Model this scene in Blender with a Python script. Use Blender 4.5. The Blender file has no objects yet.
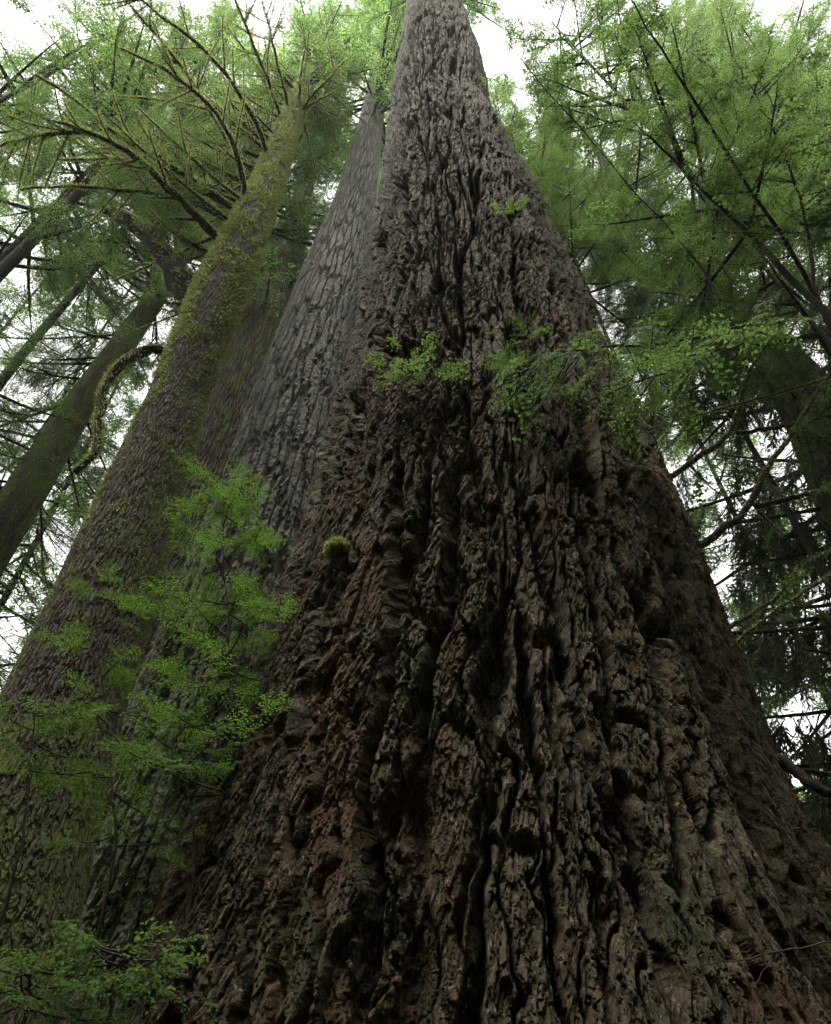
import bpy, math
import numpy as np
from mathutils import Vector

rng = np.random.default_rng(11)
SC = bpy.context.scene
COL = SC.collection
FPX = 670.0                      # focal length in pixels of the 831 x 1024 frame
CAM = np.array([0.0, 0.0, 1.6])
S45 = math.sqrt(0.5)

# ------------------------------------------------------------------ camera
cd = bpy.data.cameras.new('camera')
cam = bpy.data.objects.new('camera', cd)
COL.objects.link(cam)
cam.location = CAM
cam.rotation_euler = (math.radians(135), 0, 0)
cd.sensor_fit = 'VERTICAL'
cd.sensor_height = 24.0
cd.lens = 24.0 * FPX / 1024.0
cd.clip_start = 0.05
cd.clip_end = 2000
SC.camera = cam


def at(x, y, Y):
    """3D point at forward distance Y that lies in the direction of pixel x, y."""
    u, v = (x - 415.5) / FPX, (512 - y) / FPX
    dy, dz = S45 * (1 - v), S45 * (1 + v)
    t = Y / dy
    return np.array([u * t, Y, CAM[2] + dz * t])


def at_h(x, y, h):
    """The same, at height h above the lens."""
    v = (512 - y) / FPX
    return at(x, y, h * (1 - v) / (1 + v))


# ------------------------------------------------------------------ noise
def h2(ix, iy, seed):
    n = ix.astype(np.int64) * 374761393 + iy.astype(np.int64) * 668265263 + (seed * 974711 + 12345)
    n = n.astype(np.uint32)
    n = (n ^ (n >> np.uint32(13))) * np.uint32(1274126177)
    n ^= n >> np.uint32(16)
    n = n * np.uint32(2654435769)
    n ^= n >> np.uint32(15)
    return n


def r01(n):
    return (n & np.uint32(0xFFFFFF)).astype(np.float32) / np.float32(16777216)


def perlin(x, y, per, seed):
    xi, yi = np.floor(x), np.floor(y)
    fx, fy = (x - xi).astype(np.float32), (y - yi).astype(np.float32)
    xi, yi = xi.astype(np.int64), yi.astype(np.int64)
    ux, uy = fx * fx * (3 - 2 * fx), fy * fy * (3 - 2 * fy)

    def g(dx, dy):
        a = r01(h2((xi + dx) % per, yi + dy, seed)) * np.float32(2 * np.pi)
        return np.cos(a) * (fx - dx) + np.sin(a) * (fy - dy)
    a = g(0, 0) * (1 - ux) + g(1, 0) * ux
    b = g(0, 1) * (1 - ux) + g(1, 1) * ux
    return (a * (1 - uy) + b * uy) * 1.5


def fbm(s, h, cs, ch, C, octv, seed):
    out, amp = 0, 1.0
    for o in range(octv):
        n = max(3, int(round(C / cs)))
        out = out + amp * perlin(s / C * n, h / ch, n, seed + o * 17)
        amp *= 0.5
        cs *= 0.5
        ch *= 0.5
    return out


def worley(s, h, cs, ch, C, seed):
    per = max(3, int(round(C / cs)))
    x, y = s / C * per, h / ch
    xi, yi = np.floor(x).astype(np.int64), np.floor(y).astype(np.int64)
    f1 = np.full(x.shape, 9, np.float32)
    f2 = f1.copy()
    idv = np.zeros(x.shape, np.float32)
    gx, gy = idv.copy(), idv.copy()
    for dx in (-1, 0, 1):
        for dy in (-1, 0, 1):
            cx, cy = xi + dx, yi + dy
            n = h2(cx % per, cy, seed)
            px = (cx + r01(n) - x).astype(np.float32)
            py = (cy + r01(h2(cx % per, cy, seed + 91)) - y).astype(np.float32)
            d = np.sqrt(px * px + py * py)
            near = d < f1
            f2 = np.where(near, f1, np.minimum(f2, d))
            idv = np.where(near, r01(n * np.uint32(7919) + np.uint32(13)), idv)
            gx = np.where(near, px, gx)
            gy = np.where(near, py, gy)
            f1 = np.where(near, d, f1)
    return f1, f2, idv, gx, gy


def sst(a, b, x):
    t = np.clip((x - a) / (b - a), 0, 1)
    return t * t * (3 - 2 * t)


# ------------------------------------------------------------------ mesh building
def mesh_object(name, verts, quads, mats, parent=None, midx=None, attrs=None, smooth=True):
    me = bpy.data.meshes.new(name)
    nv, nq = len(verts), len(quads)
    me.vertices.add(nv)
    me.vertices.foreach_set('co', np.ascontiguousarray(verts, np.float32).ravel())
    me.loops.add(nq * 4)
    me.loops.foreach_set('vertex_index', np.ascontiguousarray(quads, np.int32).ravel())
    me.polygons.add(nq)
    me.polygons.foreach_set('loop_start', np.arange(0, nq * 4, 4, dtype=np.int32))
    try:
        me.polygons.foreach_set('loop_total', np.full(nq, 4, np.int32))
    except Exception:
        pass
    for m in (mats if isinstance(mats, (list, tuple)) else [mats]):
        me.materials.append(m)
    if midx is not None:
        me.polygons.foreach_set('material_index', np.ascontiguousarray(midx, np.int32))
    me.polygons.foreach_set('use_smooth', np.full(nq, smooth, bool))
    for k, a in (attrs or {}).items():
        at_ = me.attributes.new(k, 'FLOAT', 'POINT')
        at_.data.foreach_set('value', np.ascontiguousarray(a, np.float32))
    me.update(calc_edges=True)
    o = bpy.data.objects.new(name, me)
    COL.objects.link(o)
    if parent is not None:
        o.parent = parent
        o.matrix_parent_inverse.identity()
        o.location = -parent.location
    return o


class MB:
    """Collects quads; build() links them as ONE mesh object."""
    def __init__(self):
        self.v, self.q, self.m, self.a, self.n = [], [], [], [], 0

    def add(self, v, q, m=0, var=0.5):
        v = np.asarray(v, np.float32).reshape(-1, 3)
        self.v.append(v)
        self.q.append(np.asarray(q, np.int64).reshape(-1, 4) + self.n)
        self.m.append(np.broadcast_to(np.asarray(m, np.int32), (len(self.q[-1]),)))
        self.a.append(np.broadcast_to(np.asarray(var, np.float32), (len(v),)))
        self.n += len(v)

    def tube(self, pts, rad, seg=6, m=0, var=0.5, rough=0.0):
        pts = np.asarray(pts, float)
        n = len(pts)
        rad = np.broadcast_to(np.asarray(rad, float), (n,))
        tan = np.gradient(pts, axis=0)
        tan /= np.linalg.norm(tan, axis=1)[:, None] + 1e-9
        ref = np.array([0.31, 0.17, 1.0]) if abs(tan[:, 2]).mean() < 0.85 else np.array([1.0, 0.2, 0.1])
        a = np.cross(tan, ref)
        a /= np.linalg.norm(a, axis=1)[:, None] + 1e-9
        b = np.cross(tan, a)
        th = np.arange(seg) / seg * 2 * np.pi
        rr = rad[:, None] * (1 + rough * rng.normal(0, 1, (n, seg)))
        v = pts[:, None] + rr[..., None] * (a[:, None] * np.cos(th)[None, :, None] + b[:, None] * np.sin(th)[None, :, None])
        i = np.arange(n - 1)[:, None] * seg
        j = np.arange(seg)[None]
        k = (j + 1) % seg
        q = np.stack([i + j, i + k, i + seg + k, i + seg + j], -1).reshape(-1, 4)
        self.add(v.reshape(-1, 3), q, m, var)
        # closed tip
        c = len(pts) * seg
        if seg % 2 == 0:
            e = (n - 1) * seg
            self.q[-1] = np.vstack([self.q[-1], np.array([[e + k0, e + k0 + 1, e + (k0 + 2) % seg, e] for k0 in range(2, seg - 1, 2)] or np.zeros((0, 4), int)).reshape(-1, 4)[:0] + 0])
            self.m[-1] = np.broadcast_to(np.asarray(m, np.int32), (len(self.q[-1]),))

    def scatter(self, tm, pos, rot, scale, var):
        """Copies of template tm at pos, turned by rot (columns: along, side, up)."""
        v, q, m = tm
        N, V = len(pos), len(v)
        if N == 0:
            return
        out = np.einsum('nij,vj->nvi', rot * np.asarray(scale)[:, None, None], v) + pos[:, None]
        self.v.append(out.reshape(-1, 3).astype(np.float32))
        self.q.append((q[None] + (np.arange(N) * V)[:, None, None]).reshape(-1, 4) + self.n)
        self.m.append(np.tile(m, N).astype(np.int32))
        self.a.append(np.repeat(np.asarray(var, np.float32), V))
        self.n += N * V

    def build(self, name, mats, parent=None, smooth=True):
        if not self.v:
            return None
        return mesh_object(name, np.vstack(self.v), np.vstack(self.q), mats, parent, np.concatenate(self.m), {'var': np.concatenate(self.a)}, smooth)


def unit(v):
    v = np.asarray(v, float)
    return v / (np.linalg.norm(v, axis=-1, keepdims=True) + 1e-9)


def frames(d, up):
    d = unit(d)
    s = unit(np.cross(up, d))
    n = np.cross(d, s)
    return np.stack([d, s, n], -1)


def leaves(p, d, n, L, W, kind='diamond', fold=0.15):
    """One small folded leaf per row."""
    d, n = unit(d), unit(n)
    s = np.cross(n, d)
    L, W = np.broadcast_to(L, (len(p),))[:, None], np.broadcast_to(W, (len(p),))[:, None]
    if kind == 'diamond':
        v = np.stack([p, p + d * L * .45 + s * W * .5 + n * W * fold, p + d * L, p + d * L * .45 - s * W * .5 + n * W * fold], 1)
        q = np.arange(len(p) * 4).reshape(-1, 4)
        return v.reshape(-1, 3), q
    v = np.stack([p, p + d * L * .28 + s * W * .46 + n * W * fold, p + d * L * .68 + s * W * .42 + n * W * fold, p + d * L - n * W * .1,
                  p + d * L * .68 - s * W * .42 + n * W * fold, p + d * L * .28 - s * W * .46 + n * W * fold], 1)
    i = np.arange(len(p))[:, None] * 6
    q = np.concatenate([i + np.array([[0, 1, 2, 3]]), i + np.array([[0, 3, 4, 5]])], 0)
    return v.reshape(-1, 3), q


def spray(nside, lside, lleaf, wleaf, step, droop, kind='diamond', jit=.25, stem=.006, ang=55, drop=.1, leafang=50, seed=0):
    """A flat branchlet one unit long: side twigs left and right, leaves along each. Leaves use material 0, twigs material 1."""
    global rng
    keep, rng = rng, np.random.default_rng(seed)
    mb = MB()
    ax = lambda t: np.stack([t, 0.05 * np.sin(t * 5 + seed), -droop * t * t], -1)
    P, D, N, Ls = [], [], [], []
    mb.tube(ax(np.linspace(0, 1, 5)), np.linspace(stem, stem * .4, 5), 3, 1)
    twigs = [(0.02, 0, 1.0)]
    for i in range(nside):
        t = .08 + .86 * (i + rng.uniform(-.3, .3)) / nside
        twigs.append((t, 1 if i % 2 else -1, lside * (1 - t) ** .6 * rng.uniform(.6, 1.15) + .05))
    for t, sd, ln in twigs:
        p0 = ax(np.array(t))
        if sd == 0:
            d = np.array([1., 0, 0])
            path = ax(np.linspace(.05, 1, 9))
        else:
            a = math.radians(ang + rng.normal(0, 9)) * sd
            d = np.array([math.cos(a), math.sin(a), rng.normal(0, jit * .5) - droop * t])
            tt = np.linspace(0, 1, 4)[:, None]
            path = p0 + d * ln * tt + np.array([.25 * ln, 0, -droop * .5 * ln]) * tt ** 2
            mb.tube(path, np.linspace(stem * .5, stem * .25, 4), 3, 1)
        k = max(2, int(ln / step))
        f = np.linspace(.06, 1, k)
        pp = np.stack([np.interp(f, np.linspace(0, 1, len(path)), path[:, c]) for c in range(3)], -1)
        dd = unit(path[-1] - path[0])
        for sg in (-1, 1):
            a = np.radians(leafang + rng.normal(0, 12, k)) * sg
            ca, sa = np.cos(a), np.sin(a)
            ld = np.stack([dd[0] * ca - dd[1] * sa, dd[0] * sa + dd[1] * ca, np.full(k, dd[2]) + rng.normal(-drop, jit, k)], -1)
            P.append(pp + rng.normal(0, step * .15, pp.shape))
            D.append(ld)
            N.append(np.stack([rng.normal(0, jit, k), rng.normal(0, jit, k), np.ones(k)], -1))
            Ls.append(np.where(f > .9, .75, 1.) * rng.uniform(.65, 1.15, k))
    P, D, N, Ls = np.vstack(P), np.vstack(D), np.vstack(N), np.concatenate(Ls)
    v, q = leaves(P, D, N, lleaf * Ls, wleaf * Ls, kind)
    mb.add(v, q, 0)
    rng = keep
    return np.vstack(mb.v).astype(float), np.vstack(mb.q), np.concatenate(mb.m)


T_NEAR = [spray(13, .50, .088, .034, .062, .18, stem=.006, seed=s) for s in range(4)]
T_MAPLE = [spray(9, .45, .125, .10, .11, .18, 'oval', .35, .007, 50, .15, 60, seed=s) for s in range(20, 24)]
T_LACE = [spray(13, .48, .088, .032, .066, .2, jit=.3, stem=.007, seed=s) for s in range(120, 124)]
T_MID = [spray(14, .46, .085, .028, .062, .22, jit=.3, stem=.009, seed=s) for s in range(40, 44)]
T_FAR = [spray(8, .45, .17, .055, .13, .25, jit=.35, stem=.012, seed=s) for s in range(60, 64)]
T_HANG = [spray(18, .24, .12, .030, .055, .05, jit=.25, stem=.008, ang=26, leafang=24, seed=s) for s in range(80, 84)]
T_COARSE = [spray(6, .45, .30, .10, .22, .25, jit=.35, stem=.014, seed=s) for s in range(100, 103)]


def put(mb, tms, pos, dirs, ups, scale, var):
    k = rng.integers(0, len(tms), len(pos))
    R = frames(dirs, ups)
    for i, t in enumerate(tms):
        m = k == i
        mb.scatter(t, pos[m], R[m], scale[m], var[m])


# ------------------------------------------------------------------ materials
def nt_new(name):
    m = bpy.data.materials.new(name)
    m.use_nodes = True
    nt = m.node_tree
    nt.nodes.clear()
    return m, nt, nt.nodes, nt.links


def mat_bark(name, cols, scale=1.0, bump=.4, moss=None, moss_col=(.075, .09, .018), stretch=.3, fine=60.):
    """cols: dark, mid, light, rust. The plate attribute varies from bark scale to bark scale; moss grows where the moss attribute says."""
    m, nt, N, L = nt_new(name)
    out = N.new('ShaderNodeOutputMaterial')
    bs = N.new('ShaderNodeBsdfPrincipled')
    bs.inputs['Roughness'].default_value = .9
    bs.inputs['Specular IOR Level'].default_value = .18
    L.new(bs.outputs[0], out.inputs[0])
    tc = N.new('ShaderNodeTexCoord')
    mp = N.new('ShaderNodeMapping')
    mp.inputs['Scale'].default_value = (scale, scale, scale * stretch)
    L.new(tc.outputs['Object'], mp.inputs[0])

    def noise(sc, det=6, rough=.6, src=None):
        n = N.new('ShaderNodeTexNoise')
        n.inputs['Scale'].default_value = sc
        n.inputs['Detail'].default_value = det
        n.inputs['Roughness'].default_value = rough
        L.new(src or mp.outputs[0], n.inputs['Vector'])
        return n.outputs['Fac']

    def ramp(fac, stops):
        r = N.new('ShaderNodeValToRGB')
        e = r.color_ramp.elements
        e[0].position, e[0].color = stops[0][0], (*stops[0][1], 1)
        e[1].position, e[1].color = stops[-1][0], (*stops[-1][1], 1)
        for p, c in stops[1:-1]:
            x = e.new(p)
            x.color = (*c, 1)
        L.new(fac, r.inputs[0])
        return r.outputs[0]

    def mix(f, a, b):
        x = N.new('ShaderNodeMix')
        x.data_type = 'RGBA'
        if isinstance(f, (int, float)):
            x.inputs['Factor'].default_value = f
        else:
            L.new(f, x.inputs['Factor'])
        L.new(a, x.inputs[6])
        L.new(b, x.inputs[7])
        return x.outputs[2]

    def attr(n):
        x = N.new('ShaderNodeAttribute')
        x.attribute_name = n
        return x.outputs['Fac']
    gm = lambda lo, hi, f: ramp(f, [(lo, (0, 0, 0)), (hi, (1, 1, 1))])
    base = ramp(noise(7, 8, .7), [(.3, cols[0]), (.5, cols[1]), (.72, cols[2])])
    plate = ramp(attr('plate'), [(0., cols[0]), (.5, cols[1]), (1., cols[2])])
    c = mix(.5, base, plate)
    c = mix(gm(.42, .62, noise(fine * .5, 6, .75)), c, ramp(noise(fine * .9, 3), [(.3, cols[0]), (.6, cols[2])]))
    rust = N.new('ShaderNodeRGB')
    rust.outputs[0].default_value = (*cols[3], 1)
    c = mix(attr('rust'), c, rust.outputs[0])
    lich = N.new('ShaderNodeRGB')
    lich.outputs[0].default_value = (*cols[4], 1)
    c = mix(gm(.56, .68, noise(5.5, 9, .75)), c, lich.outputs[0])
    speck = N.new('ShaderNodeRGB')
    speck.outputs[0].default_value = (*cols[5], 1)
    c = mix(gm(.62, .70, noise(fine * .45, 4, .7)), c, speck.outputs[0])
    if moss:
        mc = ramp(noise(22, 6, .7), [(.25, tuple(x * .45 for x in moss_col)), (.55, moss_col), (.8, tuple(min(1, x * 1.7) for x in moss_col))])
        c = mix(attr('moss'), c, mc)
    L.new(c, bs.inputs['Base Color'])
    bp = N.new('ShaderNodeBump')
    bp.inputs['Strength'].default_value = bump
    bp.inputs['Distance'].default_value = .03
    vo = N.new('ShaderNodeTexVoronoi')
    vo.inputs['Scale'].default_value = fine * .55
    vo.inputs['Randomness'].default_value = 1
    L.new(mp.outputs[0], vo.inputs['Vector'])
    sp = N.new('ShaderNodeSeparateColor')
    L.new(vo.outputs['Color'], sp.inputs[0])
    ad = N.new('ShaderNodeMath')
    ad.operation = 'MULTIPLY_ADD'
    ad.inputs[1].default_value = .55
    L.new(sp.outputs[0], ad.inputs[0])
    L.new(noise(fine, 6, .75), ad.inputs[2])
    L.new(ad.outputs[0], bp.inputs['Height'])
    L.new(bp.outputs[0], bs.inputs['Normal'])
    return m


def mat_leaf(name, dark, light, trans=.45, hue=(1, 1, 1)):
    m, nt, N, L = nt_new(name)
    out = N.new('ShaderNodeOutputMaterial')
    a = N.new('ShaderNodeAttribute')
    a.attribute_name = 'var'
    g = N.new('ShaderNodeNewGeometry')
    ma = N.new('ShaderNodeMath')
    ma.operation = 'MULTIPLY_ADD'
    ma.inputs[1].default_value = .35
    L.new(g.outputs['Random Per Island'], ma.inputs[0])
    mb_ = N.new('ShaderNodeMath')
    mb_.operation = 'MULTIPLY_ADD'
    mb_.inputs[1].default_value = .8
    L.new(a.outputs['Fac'], mb_.inputs[0])
    mb_.inputs[2].default_value = -.08
    L.new(mb_.outputs[0], ma.inputs[2])
    r = N.new('ShaderNodeValToRGB')
    r.color_ramp.elements[0].color = (*dark, 1)
    r.color_ramp.elements[1].color = (*light, 1)
    L.new(ma.outputs[0], r.inputs[0])
    d = N.new('ShaderNodeBsdfPrincipled')
    d.inputs['Roughness'].default_value = .55
    d.inputs['Specular IOR Level'].default_value = .25
    L.new(r.outputs[0], d.inputs['Base Color'])
    t = N.new('ShaderNodeBsdfTranslucent')
    hs = N.new('ShaderNodeHueSaturation')
    hs.inputs['Saturation'].default_value = 1.12
    hs.inputs['Value'].default_value = 1.7
    L.new(r.outputs[0], hs.inputs['Color'])
    L.new(hs.outputs[0], t.inputs['Color'])
    mx = N.new('ShaderNodeMixShader')
    mx.inputs[0].default_value = trans
    L.new(d.outputs[0], mx.inputs[1])
    L.new(t.outputs[0], mx.inputs[2])
    L.new(mx.outputs[0], out.inputs[0])
    return m


#                     dark               mid                light              rust               lichen              pale specks
M_GIANT = mat_bark('furrowed_bark', stretch=.55, cols=[(.012, .0095, .006), (.044, .035, .021), (.185, .151, .098), (.100, .052, .021), (.095, .105, .062), (.37, .32, .22)], moss=True, moss_col=(.062, .076, .036), bump=.8)  # pale specks: lichen flecks plus bark highlights put into the colour
M_GREY = mat_bark('grey_ridged_bark', [(.05, .046, .036), (.19, .177, .148), (.33, .315, .27), (.12, .10, .08), (.13, .14, .11), (.33, .33, .31)], moss=True, moss_col=(.06, .085, .025), fine=30, bump=.6)
M_SPRUCE = mat_bark('scaly_mossy_bark', [(.032, .027, .02), (.10, .088, .066), (.22, .195, .15), (.08, .055, .038), (.09, .10, .05), (.24, .22, .18)], moss=True, moss_col=(.17, .19, .07), fine=40, bump=.6)
M_LIMB = mat_bark('limb_bark', [(.018, .014, .010), (.036, .030, .022), (.062, .055, .038), (.04, .028, .018), (.05, .06, .025), (.10, .10, .065)], fine=30, stretch=1)
M_MOSS = mat_leaf('moss_fibre', (.095, .11, .038), (.27, .30, .12), .5)
M_TWIG = mat_bark('twig_bark', [(.03, .022, .016), (.05, .04, .03), (.07, .06, .045), (.05, .035, .025), (.06, .065, .035), (.10, .10, .07)], fine=30, stretch=1, bump=.1)
M_YOUNG = mat_leaf('young_needles', (.048, .088, .02), (.125, .215, .045), .48)
M_MAPLE = mat_leaf('thin_green_leaves', (.045, .078, .024), (.105, .16, .048), .55)
M_CANOPY = mat_leaf('canopy_needles', (.058, .10, .032), (.135, .20, .065), .6)
M_BACKLIT = mat_leaf('backlit_canopy_needles', (.085, .145, .045), (.17, .26, .09), .68)  # canopy needles lightened, backlight put into the colour
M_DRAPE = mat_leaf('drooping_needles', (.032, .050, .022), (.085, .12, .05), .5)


# ------------------------------------------------------------------ things
def tag(o, label=None, cat=None, group=None, kind=None):
    for k, v in (('label', label), ('category', cat), ('group', group), ('kind', kind)):
        if v:
            o[k] = v
    return o


def thing(name, loc, label, cat, group=None):
    o = bpy.data.objects.new(name, None)
    o.empty_display_size = .3
    COL.objects.link(o)
    o.location = loc
    return tag(o, label, cat, group)


def thetas(phi0, nf, nb, half=108):
    a = np.radians(np.linspace(-half, half, nf))
    b = np.radians(np.linspace(half, 360 - half, nb + 2)[1:-1])
    return np.concatenate([a, b]), phi0


class Trunk:
    """Axis and radius of a trunk from its two outlines (image row, left, right) at forward distance d."""
    def __init__(self, d, edges, top=None, base_flare=1.15):
        hs, xs, ys, rs = [], [], [], []
        for y, l, r in sorted(edges, key=lambda e: -e[0]):
            v = (512 - y) / FPX
            dy, dz = S45 * (1 - v), S45 * (1 + v)
            al, ar = math.atan((l - 415.5) / FPX / dy), math.atan((r - 415.5) / FPX / dy)
            bi, be = (al + ar) / 2, (ar - al) / 2
            D = d / math.cos(bi)
            R = D * math.sin(be)
            yt = d - R * math.sin(be)
            hs.append(CAM[2] + yt * dz / dy)
            xs.append(d * math.tan(bi))
            rs.append(R)
        # down to the ground and up to the top
        self.hs = np.array([-1.0, 0.0] + hs)
        x0 = xs[0] - (xs[1] - xs[0]) / (hs[1] - hs[0]) * hs[0] * .5
        self.xs = np.array([x0, x0] + xs)
        self.rs = np.array([rs[0] * base_flare * 1.08, rs[0] * base_flare] + rs)
        if top:
            k = (xs[-1] - xs[-3]) / (hs[-1] - hs[-3]) * .4
            for f in (.35, .7, 1.0):
                h = hs[-1] + (top - hs[-1]) * f
                self.hs = np.append(self.hs, h)
                self.xs = np.append(self.xs, xs[-1] + k * (h - hs[-1]))
                self.rs = np.append(self.rs, rs[-1] * (1 - f) ** .8 + .05)
        self.d = d
        self.phi0 = math.atan2(-d, -xs[len(xs) // 2])

    def c(self, h):
        h = np.asarray(h, float)
        return np.stack([np.interp(h, self.hs, self.xs), np.full(h.shape, float(self.d)), h], -1)

    def r(self, h):
        return np.interp(h, self.hs, self.rs)

    def rows(self, n, y0=1060, y1=-15, extra=12, sd=0):
        v = (512 - np.linspace(y0, y1, n)) / FPX
        h = CAM[2] + (self.d - sd) * (1 + v) / (1 - v)
        h = h[h < self.hs[-1] - .5]
        lo = np.linspace(self.hs[0], h[0], extra)[:-1]
        hi = np.linspace(h[-1], self.hs[-1], extra)[1:]
        return np.concatenate([lo, h, hi])

    def mesh(self, name, bark, mat, parent, hrow, nf, nb, half=108, smooth=False, dense=None):
        a, phi0 = thetas(self.phi0, nf, nb, half)
        if dense:
            g = np.linspace(-half, half, 4000)
            cum = np.cumsum(1 + sum(k * np.exp(-((g - c) / w_) ** 2) for c, w_, k in dense))
            a[:nf] = np.radians(np.interp(np.linspace(cum[0], cum[-1], nf), cum, g))
        A, H = np.meshgrid(a, hrow)
        A, H = A.astype(np.float64), H.astype(np.float64)
        hh, attrs = bark(A, H, self)
        # smooth the piecewise profile a little
        R = np.interp(H, self.hs, self.rs) + hh
        th = A + phi0 + attrs.pop('_ds', 0) / np.maximum(R, .3)
        X = np.interp(H, self.hs, self.xs) + R * np.cos(th)
        Y = self.d + R * np.sin(th)
        Z = H + attrs.pop('_dz', 0)
        n, k = A.shape
        v = np.stack([X, Y, Z], -1).reshape(-1, 3)
        i = np.arange(n - 1)[:, None] * k
        j = np.arange(k)[None]
        q = np.stack([i + j, i + (j + 1) % k, i + k + (j + 1) % k, i + k + j], -1).reshape(-1, 4)
        self.grid = (v.reshape(n, k, 3), A, H, attrs)
        return mesh_object(name, v, q, mat, parent, None, {k_: np.broadcast_to(a_, A.shape).ravel() for k_, a_ in attrs.items()}, smooth)


# ------------------------------------------------------------------ the giant in the middle
GIANT = Trunk(5.5, [(0, 407, 460), (50, 400, 478), (100, 392, 489), (122, 389, 493), (141, 387, 508), (160, 384, 522), (200, 377, 541), (250, 369, 563), (300, 360, 588), (350, 350, 609),
                    (400, 338, 631), (450, 325, 657), (500, 311, 682), (550, 296, 703), (600, 281, 722), (700, 245, 760), (800, 205, 803), (900, 172, 852), (1000, 140, 905)], top=64)


def bark_giant(A, H, T):
    C = 14.5
    s = (A % (2 * np.pi)) / (2 * np.pi) * C
    deg = np.degrees(A)
    deg = np.where(deg > 180, deg - 360, deg)
    w = fbm(s, H, .9, 2.2, C, 3, 5)
    w2 = fbm(s, H, .22, .45, C, 3, 9)
    sw = s + .10 * w + .03 * w2
    hw = H + .35 * fbm(s, H, .35, .8, C, 2, 15)
    f1, f2, id1, gx, gy = worley(sw, hw, .36, 4.2, C, 1)
    d1 = f2 - f1
    open_ = .8 * fbm(s, H, .7, 1.6, C, 3, 33)
    fine = fbm(s, H, .09, .16, C, 5, 51)
    r1 = sst(.0, .17, d1 + .03 * w2 + .022 * fine - .18 * np.clip(open_, -.2, .9))
    f1, f2, id2, gx2, gy2 = worley(sw + .03 * w2 + .012 * fine, hw + .05 * fine, .14, 1.3, C, 2)
    r2 = sst(.0, .19, f2 - f1 + .02 * fine + .10 * fbm(s, H, .5, 1.0, C, 2, 61))
    # narrow deep fissures between flat ridges
    depth = np.clip(.9 + .5 * open_, .55, 1.4)
    hp = -.20 * depth * (1 - r1) - .07 * (1 - r2) * (.3 + .7 * r1)
    hp += .030 * np.clip(w, -.6, .6) * r1 + .03 * (id1 - .5) * r1
    # broad flutes and the two buttress folds
    fl = .05 * fbm(s, H, 2.4, 14., C, 2, 71) + .03 * fbm(s, H, 1.0, 6., C, 1, 77)
    top = 1 - sst(17.5, 21, H)
    wob = 3.5 * fbm(s * 0, H, 1., 2.6, C, 3, 81) + 1.5 * w2
    gr = 47 + 6 * sst(3, 18, H) + wob
    fl += top * (-.34 * np.exp(-((deg - gr) / 6.0) ** 2) - .15 * sst(0, 7, deg - gr) * (1 - sst(14, 30, deg - gr)))
    gl = -58 + wob
    low = 1 - sst(7, 13, H)
    fl += low * (-.32 * np.exp(-((deg - gl) / 6) ** 2) + .10 * np.exp(-((deg - gl + 17) / 9) ** 2))
    # scales that lift at their lower edge; they run on down the walls of the fissures
    sw_, Hw_ = s, H + .85 * (hp + fl)
    fine2 = fbm(sw_, Hw_, .070, .22, C, 5, 53)
    sf, hf = sw_ + .016 * fine2, Hw_ + .055 * fine2
    f1, f2, id3, g3x, g3y = worley(sf, hf, .050, .26, C, 3)
    e3 = sst(0, .14, f2 - f1)
    f1, f2, id4, g4x, g4y = worley(sf + .006 * fine2, hf + .015 * fine2, .020, .085, C, 4)
    e4 = sst(0, .22, f2 - f1)
    crumb = np.clip(1.05 + .8 * fbm(s, H, .6, 1.0, C, 2, 63), .4, 1.6)
    hp = hp * 1.12
    h = hp + crumb * (.014 * (id3 - .5) + .010 * (e3 - 1) + .011 * g3y + .013 * (id4 - .5) + .008 * g4y + .008 * (e4 - 1)) * (.6 + .4 * r1)
    h += .012 * fine2
    rust = np.clip(sst(.0, .8, fbm(s, H, .5, 1.1, C, 6, 101) + .22 * (1 - sst(3, 9, H)) + .28 * (1 - sst(6, 10, H)) * sst(-62, -45, deg) * (1 - sst(-8, 8, deg)) - .28) * .7 + .25 * (id3 - .65), 0, .6) * (1 - .6 * sst(8, 20, H))
    moss = .5 * sst(.22, .6, fbm(s, H, .5, .7, C, 6, 131) + .07 * sst(5, 25, deg) * (1 - sst(5, 9, H)) + .22 * sst(44, 60, np.abs(deg)) - .05)
    plate = np.clip(.45 + .7 * (id3 - .5) + .9 * (id4 - .5) + .35 * fbm(s, H, .6, 1.2, C, 2, 151), 0, 1)
    dz = -.03 * (g3y * .5 + .5) * (id3 > .5)
    return h + .04 + fl, {'plate': plate, 'rust': rust, 'moss': moss, '_dz': dz * .2 + .004 * fbm(s, H, .07, .09, C, 3, 171), '_ds': (.008 + .014 * (1 - r1)) * fbm(sw_, Hw_, .07, .13, C, 4, 161) + .012 * (id3 - .5) * (1.3 - r1) + .010 * (id4 - .5) * (1.3 - r1)}


giant = thing('giant_tree', (GIANT.c(0)[0], 5.5, 0), 'giant tree in the middle with deeply furrowed brown bark', 'tree')
GIANT.mesh('trunk', bark_giant, M_GIANT, giant, GIANT.rows(1560, y1=-110, sd=2.0, extra=25), 1600, 160, 105, dense=[(48, 11, 1.8), (-62, 12, 1.4), (20, 14, .5)])


# ------------------------------------------------------------------ limbs and crowns
def path(p0, d, ln, droop=.1, rise=0., wig=.06, n=9):
    t = np.linspace(0, 1, n)
    d = unit(d)
    p = p0 + d * ln * t[:, None]
    p[:, 2] += -droop * ln * np.sin(t * np.pi * .6) + rise * ln * t ** 2
    w = np.cumsum(rng.normal(0, wig * ln / n, (n, 3)), 0)
    return p + w * t[:, None]


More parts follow.
